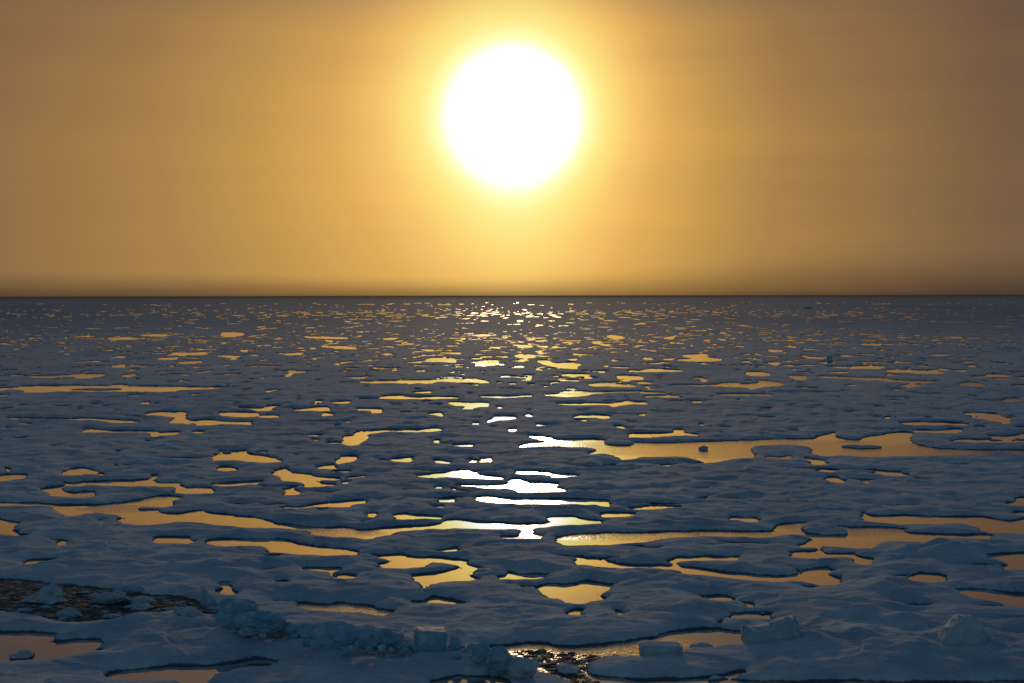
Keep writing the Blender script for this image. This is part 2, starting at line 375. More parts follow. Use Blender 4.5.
'C2': '''490,62 525,45 520,32 500,24 540,20 580,18 600,24 680,28 760,34 830,40 825,52 850,62 915,78 920,84 870,92 860,100 890,108 870,116 800,120 740,126 700,140 680,145 690,152 670,158 660,152 670,140 660,128 640,112 630,104 690,98 760,84 810,74 820,66 800,50 740,44 700,44 680,58 620,66 560,66
305,110 330,104 345,96 385,98 385,106 350,110
180,74 260,70 330,72 325,80 240,78
88,130 100,124 130,124 120,132
160,216 200,212 280,216 340,210 400,216 470,226 480,234 545,242 530,254 500,258 440,250 360,246 260,240 200,230
620,212 680,202 712,187 760,196 830,208 820,214 700,214
965,108 1000,100 1000,88 1060,94 1154,100 1154,108 1084,114 1024,114 980,112
715,535 760,512 800,500 860,508 950,512 1000,526 1020,560 1000,600 720,600''',
'C3': '''105,155 130,132 200,138 270,132 320,126 370,136 408,148 370,162 350,180 370,195 330,200 280,212 250,208 200,190 150,186 130,170
255,55 275,36 310,38 380,44 440,56 540,60 620,60 630,55 640,36 700,30 820,28 880,26 905,34 860,38 760,38 670,38 650,45 648,58 700,70 800,80 880,92 960,98 1024,102 1084,106 1154,92 1174,78 1224,72 1259,68 1269,80 1284,84 1274,96 1324,120 1304,132 1254,136 1204,126 1144,120 1084,120 1024,124 960,120 900,112 860,106 760,98 680,96 670,84 640,80 600,78 540,70 440,68 360,64 300,56
235,245 255,238 272,246 268,258 248,256
410,246 425,242 448,252 440,256
755,186 800,184 860,188 900,196 860,200 790,196
925,215 950,210 960,220 945,226
865,262 920,256 1024,262 1024,270 900,268
-90,385 0,378 60,372 150,374 160,384 260,385 360,378 440,366 520,356 590,346 612,332 700,318 810,314 870,322 920,328 922,376 860,382 780,388 720,390 690,394 600,405 510,418 440,422 380,426 340,438 305,452 290,470 295,492 350,506 450,514 540,522 640,518 760,510 860,497 920,486 925,490 860,503 780,514 900,522 1024,524 1134,526 1300,522 1540,526 2060,532 2300,540 2300,720 100,720 230,560 215,525 180,502 140,484 100,465 90,440 40,425 -30,410 -70,400''',
'C4': '''880,26 960,16 1070,14 1070,70 1000,76 950,76 940,66 965,58 960,44 920,34
550,112 600,96 640,94 700,100 715,112 690,118 620,122 560,120
765,165 800,155 860,156 920,164 980,176 1070,180 1070,232 1000,228 940,206 880,194 800,184''',
'D1': '''430,73 490,69 550,73 540,77 450,77
560,60 650,56 662,62 600,64
890,50 970,52 965,62 900,66
637,152 705,150 700,158 645,158
690,132 740,129 830,133 800,139 700,138
715,168 800,163 800,171 730,174
450,182 500,177 495,190 455,190
885,143 960,144 930,150
960,122 990,119 985,127''',
'D2': '''200,66 355,69 350,75 230,72
275,80 308,82 300,88
120,134 185,131 175,138 130,140
260,106 340,105 400,111 380,116
505,75 540,71 570,71 540,78
660,117 710,119 700,125
745,131 815,130 810,136
680,157 720,150 735,158 790,152 795,170 740,166 690,165
605,170 660,165 650,172
880,180 890,165 940,160 970,162 960,178 890,184
930,107 975,108 970,113
860,61 930,58 925,64''',
'D3': '''10,140 90,140 85,150 40,152
100,163 150,162 170,172 270,175 260,185 200,190 150,182
220,155 260,155 250,161
10,185 45,184 40,190
0,98 80,103 60,109
100,105 140,103 138,109
380,66 400,60 450,70 420,76
500,206 560,194 600,196 665,200 640,205 560,206
605,155 650,153 630,160
680,142 740,137 780,136 782,150 835,155 830,162 770,166 700,164 660,158 720,154
390,187 460,188 455,193
605,72 650,65 640,76''',
'D4': '''0,118 60,122 20,128
0,170 50,170 30,181
230,184 320,187 300,192
330,188 380,182 460,186 440,194 340,196
470,203 520,197 700,207 660,217 590,213 510,209
365,96 445,97 440,102
640,139 710,137 705,143
700,66 770,67 765,71
60,104 110,105 105,110'''}
# narrow melt channels: only their dark far bank shows
CREASES = {
'A1': '480,382 740,379|660,355 845,350|925,104 975,106|700,70 950,68|500,185 575,187|20,230 60,231|310,155 330,153',
'A2': '170,206 375,206|0,264 200,262|700,292 920,302|490,358 540,360|60,152 180,154|840,358 860,356|330,50 420,49',
'A3': '440,376 660,378|700,170 560,166|380,176 500,178|560,20 620,22|620,124 800,122',
'A4': '0,90 320,86|65,142 120,138|470,108 600,110|560,92 690,96|600,156 740,158|200,218 260,218|50,392 420,400|710,378 790,378|830,122 930,122|390,238 590,238|830,278 1024,276',
'B1': '60,130 160,128|190,92 280,90|915,178 1024,176|200,318 270,320|480,22 740,18|0,346 40,346',
'B2': '0,106 180,106|600,152 880,152|0,178 140,178|190,124 320,130|640,42 1000,44|420,152 530,156|750,104 850,132|480,382 530,388|700,182 720,183',
'B3': '190,118 390,122|390,176 720,176|450,346 610,353|180,386 420,396|840,332 1024,336|720,116 780,114|230,24 440,38|480,48 260,50|690,14 780,12|350,242 390,244',
'B4': '60,32 230,34|300,38 560,46|140,74 235,72|320,76 430,80|595,74 660,76|390,180 590,182|700,164 780,166|715,16 800,18|850,380 1024,370',
'C1': '680,56 760,54|0,352 20,350',
'C2': '60,206 160,210|600,212 640,205|40,26 90,24|340,78 300,108',
'C3': '710,180 880,184|840,252 1024,252|170,22 300,26|640,26 900,24|30,150 100,150|350,186 360,190|820,306 870,256',
'C4': '135,150 205,150|545,224 650,224|530,254 590,258|830,228 1000,230|115,332 190,338|568,328 615,332|640,322 690,320|870,332 1040,342|735,160 860,154|0,300 30,298|800,60 950,60|500,104 560,100|0,258 20,258|120,80 130,88',
'D1': '0,225 120,222|0,146 60,147', 'D4': '0,80 300,78|420,95 640,96'}

def catmull(p, closed=True, n=4):
    out = []; m = len(p)
    for i in range(m):
        a, b, c, d = p[(i - 1) % m], p[i], p[(i + 1) % m], p[(i + 2) % m]
        for k in range(n):
            u = k / n
            out.append(tuple(0.5 * (2 * b[j] + (c[j] - a[j]) * u + (2 * a[j] - 5 * b[j] + 4 * c[j] - d[j]) * u * u + (3 * b[j] - a[j] - 3 * c[j] + d[j]) * u ** 3) for j in (0, 1)))
    return out

HB0 = 0.24
polys = []
for key, txt in PONDS.items():
    ox, oy = T[key]
    for ln in txt.strip().split('\n'):
        p = [tuple(map(float, q.split(','))) for q in ln.split()]
        p = [(ox + a / 4, oy + b / 4) for a, b in p]
        p = np.array(catmull(p))
        area = 0.5 * np.sum(p[:, 0] * np.roll(p[:, 1], -1) - np.roll(p[:, 0], -1) * p[:, 1])
        if area < 0: p = p[::-1]
        # the near bank hides a strip of water: carry the near shore down by its height
        tg = np.roll(p, -1, 0) - np.roll(p, 1, 0); nrm = np.stack([tg[:, 1], -tg[:, 0]], 1)
        nrm /= np.maximum(np.linalg.norm(nrm * 1.0, axis=1, keepdims=True), 1e-6)
        dd = ground(p[:, 0], p[:, 1])[1]
        shift = FP * HB0 * (0.66 + 0.22 * (1 - sst(dd, 130, 230))) / dd
        p = p + np.stack([np.zeros(len(p)), np.clip(nrm[:, 1] * 2, 0, 1) * shift], 1)
        polys.append((p, 1.0))
for key, txt in CREASES.items():
    ox, oy = T[key]
    for ln in txt.split('|'):
        q = [tuple(map(float, v.split(','))) for v in ln.split()]
        (x0, y0), (x1, y1) = q
        x0, y0, x1, y1 = ox + x0 / 4, oy + y0 / 4, ox + x1 / 4, oy + y1 / 4
        dd = float(ground((x0 + x1) / 2, (y0 + y1) / 2)[1]); hpx = FP * 0.10 / dd + 0.35
        us = np.linspace(0, 1, 7)
        top = [(x0 + (x1 - x0) * u, y0 + (y1 - y0) * u + .3 * math.sin(u * 9 + x0)) for u in us]
        bot = [(x0 + (x1 - x0) * u, y0 + (y1 - y0) * u + .3 * math.sin(u * 9 + x0) + hpx * math.sin(math.pi * min(max(u, .04), .96)) ** .6) for u in us[::-1]]
        polys.append((np.array(catmull(top + bot, n=2)), 0.8))

# ------------------------------------------------------------------ the pack ice
# rows by distance, finer near the ship; columns by bearing, coarse wings on both sides
pyr = np.concatenate([np.arange(296.75, 330, 0.33), np.arange(330, 420, 0.4), np.arange(420, 700, 0.5), np.arange(700, 900, 4), np.array([940, 1000, 1100, 1300, 1600, 2200, 3500])])
off = pyr - 295.9
dist = CAM_H * FP / off
dist = np.concatenate([[60000, 48000, 38000], dist])
bx = np.concatenate([-np.geomspace(9000, 660, 40), np.arange(-650, 650.1, 0.75), np.geomspace(660, 9000, 40)])
bear = bx / FP
DY, BX = np.meshgrid(dist, bear, indexing='ij')
X = np.clip(DY * BX, -60000, 60000); Y = DY.copy()
Xw = X + 0.35 * noise(X * .55, Y * .55, 5) + .10 * noise(X * 2.1, Y * 2.1, 6)
Yw = Y + 0.35 * noise(X * .55, Y * .55, 7) + .10 * noise(X * 2.1, Y * 2.1, 8)
SD = np.full(X.shape, 6.0)

def seg_sd(px_, py_, poly):
    x = px_.ravel(); y = py_.ravel(); best = np.full(x.shape, 1e9); inside = np.zeros(x.shape, bool)
    n = len(poly)
    for i in range(n):
        ax, ay = poly[i]; bx_, by_ = poly[(i + 1) % n]
        ex, ey = bx_ - ax, by_ - ay; q = ex * ex + ey * ey + 1e-9
        u = np.clip(((x - ax) * ex + (y - ay) * ey) / q, 0, 1)
        best = np.minimum(best, (x - ax - u * ex) ** 2 + (y - ay - u * ey) ** 2)
        if ay != by_:
            c = ((ay > y) != (by_ > y)) & (x < (bx_ - ax) * (y - ay) / (by_ - ay) + ax)
            inside ^= c
    s = np.sqrt(best); s[inside] *= -1
    return s.reshape(px_.shape)

MG = 5.0
for p, _ in polys:
    gx, gy = ground(p[:, 0], p[:, 1]); q = np.stack([gx, gy], 1)
    r0 = np.searchsorted(-dist, -(gy.max() + MG)); r1 = np.searchsorted(-dist, -(gy.min() - MG))
    r0 = max(r0 - 1, 0); r1 = min(r1 + 1, len(dist))
    b0 = ((gx - MG) / gy.mean()).min() - .004; b1_ = ((gx + MG) / gy.mean()).max() + .004
    bb = np.concatenate([(gx - MG) / gy, (gx + MG) / gy]); c0 = np.searchsorted(bear, bb.min() - .002); c1_ = np.searchsorted(bear, bb.max() + .002)
    if r1 <= r0 or c1_ <= c0: continue
    s = seg_sd(Xw[r0:r1, c0:c1_], Yw[r0:r1, c0:c1_], q)
    SD[r0:r1, c0:c1_] = np.minimum(SD[r0:r1, c0:c1_], s)

# the far field, and the ice outside the surveyed strip: ponds drawn out along the ice's own grain
far1 = fbm(X / 6.0, Y / 16.0, 31, 3) - 0.47 - .06 * sst(np.abs(X / Y), .12, .28) + 0.28 * noise(X / 60, Y / 160, 33)
far2 = fbm(X / 11.0, Y / 50.0, 41, 3) - 0.57 - .10 * sst(np.abs(X / Y), .1, .28) + 0.25 * noise(X / 120, Y / 700, 43)
far3 = fbm(X / 28.0, Y / 280.0, 51, 3) - 0.66 - .12 * sst(np.abs(X / Y), .08, .28) - 1.2 * sst(Y, 4200, 6500) + 0.22 * noise(X / 300, Y / 2500, 53)
k1 = sst(Y, 260, 420); k2 = sst(Y, 700, 1100); k3 = sst(Y, 2200, 3600)
fs = np.where(Y < 900, far1 * (1 - k2) + far2 * k2, far2 * (1 - k3) + far3 * k3)
farsd = np.where(k1 > 0, -fs * 6.0 + (1 - k1) * 3, 6.0)
near = fbm(X / 5.0, Y / 7.0, 61, 3) - 0.45
side = sst(np.abs(X / Y * FP), 560, 600)
nearsd = np.where((Y < 330) & (side > 0), -near * 4 + (1 - side) * 4, 6.0)
# melted hollows and narrow channels everywhere between the surveyed ponds: mostly only their dark far banks show
holl = fbm(X / 4.4, Y / (1.8 + Y / 110), 141, 2) - 0.80 - .22 * (1 - sst(Y, 130, 230)) + 0.25 * noise(X / 30, Y / 60, 143)
hollsd = np.where((Y < 900) & (Y > 104) & (SD > .5), -holl * 2.2, 6.0)
SDF = np.minimum(np.minimum(SD, farsd), np.minimum(nearsd, hollsd))
SDe = SDF + 0.06 * noise(X * 1.7, Y * 1.7, 71)

o_ = np.maximum(SDe, 0)
hb = 0.12 + 0.06 * noise(X / 9, Y / 12, 81) + 0.08 * sst(-Y, -125, -85)
wbank = 0.14 + 0.05 * (Y / 100)
edge = sst(SDe, -0.02, 0) * 0.25 + 0.75 * sst(SDe, 0, np.minimum(wbank, 1.2))
roll = (0.5 + 0.5 * np.abs(noise(X / 3.2, Y / 4.2, 91))) * 0.14 * (1 - np.exp(-o_ / 1.3))
hum = (1 - np.exp(-o_ / 2.2)) * (0.26 * (1 - np.abs(noise(X / 5, Y / 8, 92)) * 2) ** 2 * .6 + 0.08 * (1 - 2 * np.abs(noise(X / 3.1, Y / 3.4, 93))) + 0.04 * fbm(X * 1.1, Y * .9, 94, 3))
plate = (1 - np.exp(-o_ / 1.8)) * 0.11 * (sst(noise(X / 8, Y / 7, 151), 0, .05) + sst(noise(X / 5 + 9, Y / 5.5, 152), .1, .16) * .8)
big = plate + (1 - np.exp(-o_ / 5)) * 0.22 * np.maximum(noise(X / 26, Y / 40, 95), 0)
fd = sst(Y, 180, 700); hb = hb * (1 - .4 * fd)
Z = edge * hb + (roll + hum + big) * (1 - .72 * fd) * edge
Z = np.where(SDe < 0, -0.35 * sst(-SDe, 0, 0.5) - 0.02, Z)
Z[0:3] = 0.15
# snow mounds seen in the photograph: (px, py, half width px, height m)
MOUNDS = [(955, 556, 50, .9), (590, 505, 60, .35), (600, 470, 60, .35), (890, 590, 40, .35), (60, 565, 60, .45), (215, 575, 60, .35), (700, 612, 60, .4), (850, 612, 45, .5),
          (905, 627, 30, .5), (965, 640, 38, .8), (800, 640, 50, .6), (150, 640, 60, .35), (420, 590, 40, .3), (660, 580, 60, .35), (300, 517, 40, .35), (540, 570, 40, .3),
          (1005, 349, 14, 2.2), (860, 640, 30, .5), (240, 640, 30, .4), (900, 655, 60, .4), (255, 634, 38, .35), (330, 645, 45, .35), (385, 650, 40, .3), (470, 660, 30, .3), (300, 660, 70, .25), (150, 625, 50, .3)]
for mx_, my_, hw, hh in MOUNDS:
    gx, gy = ground(mx_, my_); rad = hw * float(gy) / FP
    d2 = ((X - gx) / rad) ** 2 + ((Y - gy) / (rad * 1.5)) ** 2
    Z += np.where(SDe > 0, hh * np.exp(-d2 * 1.6) * (1 - np.exp(-o_ / 1.2)), 0) * (.8 + .5 * noise(X / 1.5, Y / 1.8, 97))
nr, nc = X.shape
V = np.stack([X, Y, Z], -1).reshape(-1, 3)
idx = np.arange(nr * nc).reshape(nr, nc)
F = np.stack([idx[1:, :-1], idx[1:, 1:], idx[:-1, 1:], idx[:-1, :-1]], -1).reshape(-1, 4)
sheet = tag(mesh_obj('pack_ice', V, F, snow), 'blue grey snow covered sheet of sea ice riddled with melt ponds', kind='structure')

def zice(px, py):
    """height of the ice at a ground pixel"""
    gx, gy = ground(px, py); r = np.argmin(np.abs(dist - gy)); c = np.argmin(np.abs(bear - gx / gy))
    return float(max(Z[r, c], 0))

wv = [(-62000, -400, 0), (62000, -400, 0), (62000, 62000, 0), (-62000, 62000, 0)]
tag(mesh_obj('water', wv, [(0, 1, 2, 3)], water, smooth=False), 'still golden melt water and leads between the ice', kind='structure')

# sea fog: thin, even air that greys the far pack
hz_, th_, bh_ = newmat('haze')
th_.nodes.remove(bh_); pv = th_.nodes.new('ShaderNodeVolumePrincipled')
pv.inputs['Color'].default_value = (0.13, 0.13, 0.12, 1); pv.inputs['Density'].default_value = 0.7 / 16000; pv.inputs['Anisotropy'].default_value = 0.3
th_.links.new(pv.outputs[0], th_.nodes['Material Output'].inputs['Volume'])
hv = [(x, y, z) for z in (-1.5, 20.5) for x, y in ((-64000, -1000), (64000, -1000), (64000, 64000), (-64000, 64000))]
tag(mesh_obj('haze', hv, [(0, 3, 2, 1), (4, 5, 6, 7), (0, 1, 5, 4), (1, 2, 6, 5), (2, 3, 7, 6), (3, 0, 4, 7)], hz_, smooth=False), 'thin sea fog over the far ice', kind='stuff')

# ------------------------------------------------------------------ things: floes, blocks and rubble
def rock(kind, sx, sy, sz, seed, rough=.12, jag=0.0, sub=4, cut=.25, lean=0, tip=0):
    """one closed lump of ice: verts centred on its footprint, base at z=0"""
    rnd = random.Random(seed); bm = bmesh.new()
    if kind == 'box':
        bmesh.ops.create_cube(bm, size=1.0)
        bmesh.ops.bevel(bm, geom=bm.edges[:], offset=cut * .3, segments=2, affect='EDGES')
        bmesh.ops.triangulate(bm, faces=bm.faces[:]); 
        for _ in range(3): bmesh.ops.subdivide_edges(bm, edges=[e for e in bm.edges if e.calc_length() > .09], cuts=1, use_grid_fill=True)
    else:
        bmesh.ops.create_icosphere(bm, subdivisions=sub, radius=.5)
    planes = []
    if kind in ('chunk', 'blob'):
        for _ in range(9 if kind == 'chunk' else 14):
            v = Vector((rnd.gauss(0, 1), rnd.gauss(0, 1), rnd.gauss(0.2, .8))).normalized(); planes.append((v, rnd.uniform(.26, .42) if kind == 'chunk' else rnd.uniform(.28, .43)))
    from mathutils import noise as mn
    off3 = Vector((seed * 3.7, seed * 1.3, seed * 2.1))
    for v in bm.verts:
        c = v.co.copy()
        c *= 1 + (.35 * mn.noise(c * 1.7 + off3) if kind == 'blob' else 0)
        for pn, pd in planes:
            k = c.dot(pn) - pd
            if k > 0: c -= pn * k * .93
        n = mn.noise(c * 3.1 + off3) * rough + mn.noise(c * 8 + off3) * rough * .45
        if jag: n += abs(mn.noise(c * 14 + off3)) * jag + mn.noise(c * 27 + off3) * jag * .5
        c += v.co.normalized() * n
        if kind == 'pan':
            c.z = max(min(c.z * 3, .5), -.5)
        c.x *= sx; c.y *= sy; c.z *= sz
        c.x += lean * max(c.z / sz + .5, 0); c.z += tip * c.x
        v.co = c
    if kind == 'peak':
        for v in bm.verts:
            q = min(max(v.co.z / sz + .5, 0), 1); v.co.x *= (1 - .8 * q); v.co.y *= (1 - .8 * q); v.co.x += lean * q * q
    zs = sorted(v.co.z for v in bm.verts); z0 = zs[0] + (zs[-1] - zs[0]) * .12
    for v in bm.verts: v.co.z -= z0
    bmesh.ops.recalc_face_normals(bm, faces=bm.faces[:])
    me = bpy.data.meshes.new('lump'); bm.to_mesh(me); bm.free()
    for f in me.polygons: f.use_smooth = (jag == 0)
    return me

def put(name, me, px, py, mat, label, cat, group=None, rz=0, tilt=(0, 0), dz=-.05, zbase=None):
    zb = zice(px, py) if zbase is None else zbase
    gx, gy = ground(px, py, zb)
    me.materials.clear(); me.materials.append(mat); me.name = name
    o = bpy.data.objects.new(name, me); S.collection.objects.link(o)
    o.location = (float(gx), float(gy), zb + dz); o.rotation_euler = (tilt[0], tilt[1], rz)
    tag(o, label, cat, group); return o

def mpp(py, z=0): return float(ground(512, py, z)[1]) / FP

def floe(px0, px1, py, label, depth=None, h=.14, seed=1, group='low floes lying in the ponds', name='ice_floe'):
    """flat pan of snow covered ice afloat in a pond, an uneven rounded outline with steep sides"""
    m = mpp(py); wdt = (px1 - px0) * m; dep = depth or wdt * .8
    n = 56; rings = [(0.0, 1.25), (.35, 1.2), (.6, 1.1), (.8, 1.0), (.92, .86), (.98, .6), (1.0, .3), (1.0, -.3), (.94, -1.2)]
    verts = [(0, 0, h * 1.25)]; faces = []
    for ri, (rad, z) in enumerate(rings[1:]):
        for k in range(n):
            a = 2 * math.pi * k / n
            q = 1 + .16 * math.sin(2 * a + seed) + .10 * math.sin(3 * a + seed * 2.3) + .05 * math.sin(7 * a + seed * 5)
            zz = z * h * (1 + (.18 * math.sin(3 * a + seed * 1.7 + rad * 3) if z > 0 else 0))
            verts.append((math.cos(a) * rad * wdt / 2 * q, math.sin(a) * rad * dep / 2 * q, zz))
    bm = bmesh.new(); vs = [bm.verts.new(v) for v in verts]
    for k in range(n): bm.faces.new((vs[0], vs[1 + k], vs[1 + (k + 1) % n]))
    for ri in range(len(rings) - 2):
        for k in range(n):
            a = 1 + ri * n; b = a + n; k2 = (k + 1) % n
            bm.faces.new((vs[a + k], vs[b + k], vs[b + k2], vs[a + k2]))
    me = bpy.data.meshes.new(name); bm.to_mesh(me); bm.free()
    for f in me.polygons: f.use_smooth = True
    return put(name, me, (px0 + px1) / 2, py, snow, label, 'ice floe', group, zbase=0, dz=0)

floe(77, 121, 389.3, 'long thin floe lying in the straight far pond at the left', depth=9, h=.1, seed=2)
floe(845, 879, 447.5, 'small lens shaped floe in the middle of the widest pond', depth=2.9, seed=3, h=.2)
floe(800, 845, 530.5, 'dark edged oval floe filling the channel mouth of the right hand pond', depth=5.0, h=.3, seed=4)
floe(471, 506, 573.6, 'small oval floe closing the gap between two golden ponds in the middle', depth=2.8, seed=6, h=.2)
floe(13, 33, 656.5, 'small rounded hummock of ice poking out of the bottom left pond', depth=1.6, h=.20, seed=7)
floe(692, 712, 647.6, 'low sliver of ice beside the slab at the lead edge', depth=1.4, h=.16, seed=8)
floe(556, 578, 670.5, 'small snow topped floe among the floating crumbs in the front lead', depth=2.2, h=.18, seed=9)
floe(222, 232, 453, 'tiny islet in the notched golden pond', depth=1.2, h=.12, seed=10)

put('ice_lump', rock('blob', 1.5, 1.6, .6, 11, .1), 703.7, 449.5, ice, 'lone dark lump of ice standing in the wide rippled pond', 'ice lump', zbase=0)
m = mpp(650)
put('ice_block', rock('box', 31 * m, 1.5, 24.5 * m, 12, .045, cut=.12), 430, 650.5, ice, 'square cut upright block of bluish ice at the end of the ridge', 'ice block', rz=.12, tilt=(0, .03))
m = mpp(655)
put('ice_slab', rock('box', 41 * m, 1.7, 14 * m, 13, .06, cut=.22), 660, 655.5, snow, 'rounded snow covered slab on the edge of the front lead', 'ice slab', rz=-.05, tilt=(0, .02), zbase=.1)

def wedge(pts_front, pts_back, py, z0, name, label, cat, mat, seed):
    """a broken plate given by its front outline and its back outline, both in pixels, closed all round"""
    from mathutils import noise as mn
    m = mpp(py); cx = sum(p[0] for p in pts_front) / len(pts_front)
    bm = bmesh.new()
    A = [bm.verts.new(((p[0] - cx) * m, -.1, (py - p[1]) * m)) for p in pts_front]
    B = [bm.verts.new(((p[0] - cx) * m, 1.6, (py - p[1]) * m)) for p in pts_back]
    bm.faces.new(A); bm.faces.new(B[::-1])
    for i in range(len(A)): bm.faces.new((A[i], B[i], B[(i + 1) % len(A)], A[(i + 1) % len(A)]))
    bmesh.ops.recalc_face_normals(bm, faces=bm.faces[:])
    bmesh.ops.bevel(bm, geom=bm.edges[:], offset=.06, segments=2, affect='EDGES')
    bmesh.ops.triangulate(bm, faces=bm.faces[:])
    for _ in range(3): bmesh.ops.subdivide_edges(bm, edges=[e for e in bm.edges if e.calc_length() > .22], cuts=1)
    for v in bm.verts: v.co += Vector((mn.noise(v.co * 1.7 + Vector((seed, 0, 0))), mn.noise(v.co * 1.9), mn.noise(v.co * 1.5 + Vector((0, seed, 3))))) * .10
    me = bpy.data.meshes.new(name); bm.to_mesh(me); bm.free()
    for f in me.polygons: f.use_smooth = True
    return put(name, me, cx, py, mat, label, cat, zbase=z0, dz=-.1)

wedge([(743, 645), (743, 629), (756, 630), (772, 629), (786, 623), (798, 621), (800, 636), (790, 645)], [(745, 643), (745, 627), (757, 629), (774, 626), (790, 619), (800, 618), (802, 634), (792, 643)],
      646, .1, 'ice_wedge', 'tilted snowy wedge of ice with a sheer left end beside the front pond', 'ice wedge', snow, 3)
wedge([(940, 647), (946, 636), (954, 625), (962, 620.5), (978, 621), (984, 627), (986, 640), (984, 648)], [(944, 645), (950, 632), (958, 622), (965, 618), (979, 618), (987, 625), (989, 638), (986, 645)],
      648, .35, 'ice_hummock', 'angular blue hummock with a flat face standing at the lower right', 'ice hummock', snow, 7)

RG = 'rubble of the pressure ridge'
def chunk(px, py, wp, hp, label, kind='chunk', seed=1, mat=ice, jag=.05, group=RG, name='ice_chunk', cat='ice chunk', zbase=None, dpt=.9, rough=.14, rz=0, tilt=(0, 0), lean=0, sub=4, cut=.25, dz=-.05):
    m = mpp(py); W = wp * m; H = hp * m
    return put(name, rock(kind, W * 1.15, W * dpt, H * 1.25, seed, rough, jag, sub, cut, lean), px, py, mat, label, cat, group, rz, tilt, dz, zbase)

big_ = dict(sub=5)
chunk(238, 629, 36, 25, 'largest crumbly boulder of the ridge, just right of the dark slushy lead', 'blob', 21, jag=.09, **big_)
chunk(262, 632, 42, 21, 'broad crumbly boulder forming the right shoulder of the largest ridge boulder', 'blob', 22, jag=.09, **big_)
chunk(228, 611, 17, 12, 'low lump of ice above the largest ridge boulder', 'chunk', 23)
chunk(212, 605, 18, 17, 'thin upturned plate of ice at the right end of the slushy lead', 'peak', 24, lean=-.5, jag=0, dpt=.5)
chunk(187, 618, 28, 14, 'pointed snowy mound on the near rim of the slushy lead', 'blob', 25, mat=snow, jag=.05, dpt=1.3, tilt=(0, .35))
chunk(294, 635, 17, 13, 'jagged piece of ridge ice right of the broad boulder', 'chunk', 26)
chunk(308, 638, 18, 14, 'jagged piece of ridge ice against the long smooth boulder', 'chunk', 27)
chunk(338, 646, 46, 22, 'long smooth boulder in the middle of the ridge', 'blob', 28, jag=.03, dpt=.5, sub=5)
chunk(368, 648, 20, 17, 'upright broken piece of ice right of the long smooth boulder', 'chunk', 29)
chunk(384, 649, 27, 18, 'crumbly pile forming the low right end of the ridge before the square block', 'blob', 30, jag=.10, sub=5)
chunk(401, 649, 14, 9, 'small angular piece of ice left of the square block', 'chunk', 31)
chunk(456, 652, 20, 12, 'low crumbly piece just right of the square block', 'blob', 32, jag=.1)
chunk(472, 656, 14, 12, 'angular piece between the square block and the twin boulders', 'chunk', 33)
chunk(481, 661, 19, 19, 'tall knobbly boulder overlooking the dark corner of the bottom pond', 'blob', 34, jag=.08, sub=5)
chunk(499, 671, 27, 23, 'round boulder leaning on the tall knobbly one', 'blob', 35, jag=.04, sub=5)
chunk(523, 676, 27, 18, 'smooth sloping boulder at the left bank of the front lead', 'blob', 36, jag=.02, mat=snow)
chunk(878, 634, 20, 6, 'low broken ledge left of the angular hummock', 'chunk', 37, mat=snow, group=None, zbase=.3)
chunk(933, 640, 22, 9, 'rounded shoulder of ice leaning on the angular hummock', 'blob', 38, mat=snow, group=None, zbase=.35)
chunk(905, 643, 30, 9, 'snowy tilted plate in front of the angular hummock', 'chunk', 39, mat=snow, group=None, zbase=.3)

LG = 'ice pieces afloat in the slushy lead'
chunk(43, 603, 40, 17, 'pale pointed piece of ice in the slushy lead at the left', 'peak', 41, mat=snow, jag=.09, rough=.3, group=LG, zbase=0, dpt=1.0, dz=-.15, lean=.4)
chunk(110, 604, 37, 12, 'jagged white piece of ice in the middle of the slushy lead', 'blob', 42, mat=snow, jag=.14, group=LG, zbase=0, sub=5)
chunk(142, 604, 28, 6, 'low white tail of ice right of the jagged piece in the slushy lead', 'blob', 43, mat=snow, jag=.06, group=LG, zbase=0)
chunk(141, 609.5, 28, 7, 'flat floating piece nearest the right end of the slushy lead', 'blob', 44, mat=snow, jag=.04, group=LG, zbase=0)
chunk(130, 592, 28, 7, 'dark teal plate half pushed up on the far rim of the slushy lead', 'chunk', 45, jag=0, group=LG, zbase=.05, dpt=.4)
chunk(47, 609, 13, 5, 'small floating lump right below the pale pointed piece', 'chunk', 46, group=LG, zbase=0)
chunk(68, 618, 26, 10, 'crumbly grey lump by the near rim of the slushy lead', 'blob', 47, jag=.12, group=LG, zbase=0)
chunk(84, 594, 12, 4, 'small lump near the far rim of the slushy lead', 'chunk', 48, group=LG, zbase=0)
chunk(112, 618, 20, 4, 'thin floating pan by the near rim of the slushy lead', 'chunk', 49, group=LG, zbase=0)
chunk(24, 612, 16, 4, 'thin pan of ice below left of the pale pointed piece', 'chunk', 50, group=LG, zbase=0)

put('ice_block', rock('box', 1.4, 1.2, 1.9, 61, .08, cut=.5), 829.5, 362, ice, 'tiny upright block standing far out on the open pack', 'ice block')
put('ice_hummock', rock('chunk', 14, 9, 2.4, 62, .12), 809, 308.5, snow, 'faint blue hummock close to the horizon at the right', 'ice hummock')
put('ice_block', rock('chunk', .7, .6, .6, 63, .1), 886.7, 386.6, snow, 'tiny white fragment on the snow right of the centre distance', 'ice block')

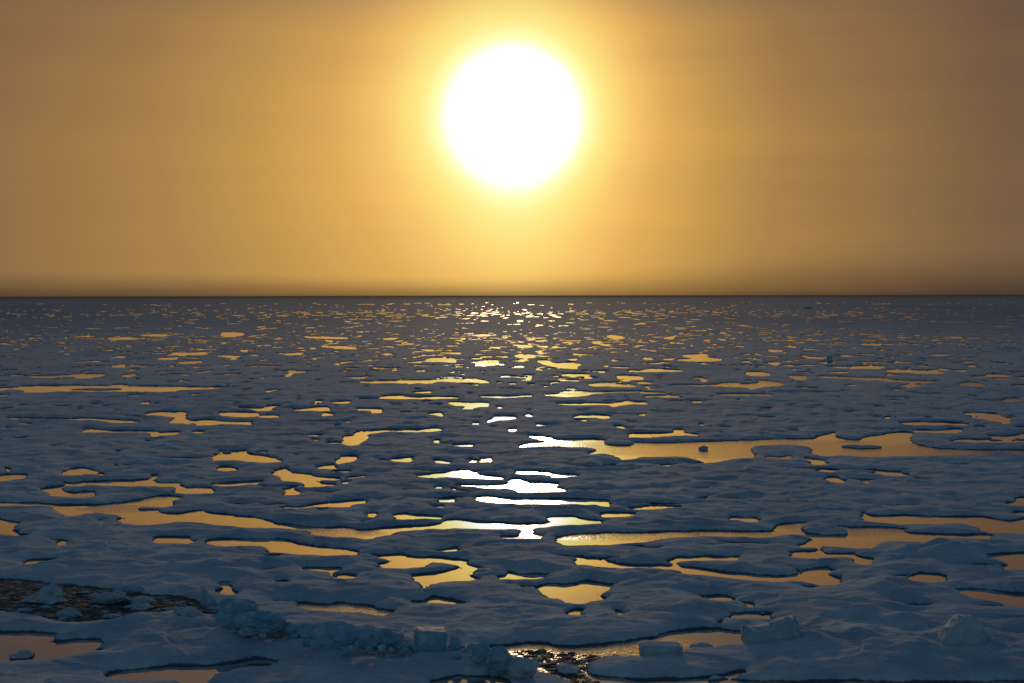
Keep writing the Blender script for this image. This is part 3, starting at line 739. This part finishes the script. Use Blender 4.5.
# crumbs along the foot of the ridge: all alike, each its own object
rnd = random.Random(5)
protos = [rock('chunk', 1, 1, .8, 100 + k, .15, .05, 3) for k in range(6)]
for me in protos: me.materials.append(ice); me.name = 'ice_fragment'
ridge = [(222, 618), (240, 632), (262, 634), (290, 636), (312, 641), (340, 649), (370, 650), (400, 650), (420, 653), (455, 654), (475, 660), (490, 668), (512, 676)]
for k in range(150):
    i = rnd.randrange(len(ridge) - 1); u = rnd.random()
    px = ridge[i][0] * (1 - u) + ridge[i + 1][0] * u + rnd.gauss(0, 4); py = ridge[i][1] * (1 - u) + ridge[i + 1][1] * u + rnd.gauss(-1.5, 3.2)
    if 412 < px < 447 and py > 645: continue
    zb = zice(px, py); gx, gy = ground(px, py, zb); s = rnd.choice([.14, .18, .22, .3, .4, .5])
    o = bpy.data.objects.new('ice_fragment', protos[k % 6]); S.collection.objects.link(o)
    o.location = (float(gx), float(gy), zb - .03); o.scale = (s * rnd.uniform(.8, 1.3), s, s * rnd.uniform(.7, 1.2))
    o.rotation_euler = (rnd.uniform(-.5, .5), rnd.uniform(-.5, .5), rnd.uniform(0, 6.28))
    where = ('around the foot of the largest ridge boulder' if px < 285 else 'between the largest ridge boulder and the long smooth one' if px < 318 else
             'around the long smooth boulder' if px < 362 else 'at the low crumbly pile left of the square block' if px < 415 else
             'beside the square cut block' if px < 462 else 'around the knobbly boulders by the front lead')
    tag(o, 'small bluish ice crumb ' + where, 'ice fragment', 'crumbs strewn ' + where)

# slush and brash: thousands of crumbs afloat
def brash(name, poly_px, n, smin, smax, label, seed, dark=False):
    rng = np.random.default_rng(seed); P_ = np.array(poly_px, float)
    verts = []; faces = []; cnt = 0; tries = 0
    base = np.array([(-.5, -.5, -.3), (.5, -.5, -.3), (.5, .5, -.3), (-.5, .5, -.3), (-.4, -.4, .5), (.35, -.4, .4), (.4, .35, .55), (-.35, .4, .4)])
    fc = np.array([(0, 3, 2, 1), (4, 5, 6, 7), (0, 1, 5, 4), (1, 2, 6, 5), (2, 3, 7, 6), (3, 0, 4, 7)])
    lo = P_.min(0); hi = P_.max(0)
    while cnt < n and tries < n * 30:
        tries += 1
        px, py = rng.uniform(lo, hi)
        if seg_sd(np.array([px]), np.array([py]), P_)[0] > 0: continue
        gx, gy = map(float, ground(px, py)); s = smin * (smax / smin) ** (rng.random() ** 2.2)
        b = base * (1 + rng.uniform(-.35, .35, (8, 3))); b = b * (s * rng.uniform(.8, 2.2), s * rng.uniform(.8, 1.6), s * rng.uniform(.2, .5))
        a = rng.uniform(0, 6.28); c, q = math.cos(a), math.sin(a)
        b = np.stack([b[:, 0] * c - b[:, 1] * q, b[:, 0] * q + b[:, 1] * c, b[:, 2]], 1) + (gx, gy, 0)
        verts.append(b); faces.append(fc + cnt * 8); cnt += 1
    o = mesh_obj(name, np.concatenate(verts), np.concatenate(faces), slush, smooth=False)
    return tag(o, label, 'brash ice', kind='stuff')
slush, t4, b4 = newmat('slush')
t4.links.new(ramp(t4, tnoise(t4, 1.1, 4), [(0.35, (0.035, 0.035, 0.03)), (0.55, (0.10, 0.11, 0.11)), (0.72, (0.4, 0.46, 0.5))], 'LINEAR'), b4.inputs['Base Color'])
b4.inputs['Roughness'].default_value = .8; b4.inputs['Specular IOR Level'].default_value = .15
brash('brash_ice', [(-60, 580), (0, 581), (40, 584), (95, 588), (150, 595), (185, 598), (205, 606), (220, 613), (205, 613), (188, 607), (165, 612), (120, 619), (75, 621), (45, 616), (0, 611), (-60, 609)], 16000, .08, .42,
      'dark slush and crumbs of ice packed in the lead at the left', 1)
brash('brash_ice', [(512, 652), (545, 650), (590, 655), (618, 656), (600, 662), (586, 668), (583, 676), (600, 683), (630, 690), (575, 695), (566, 680), (545, 670), (533, 660)], 700, .05, .40,
      'glinting slush and dark crumbs drifting in the front lead', 2)
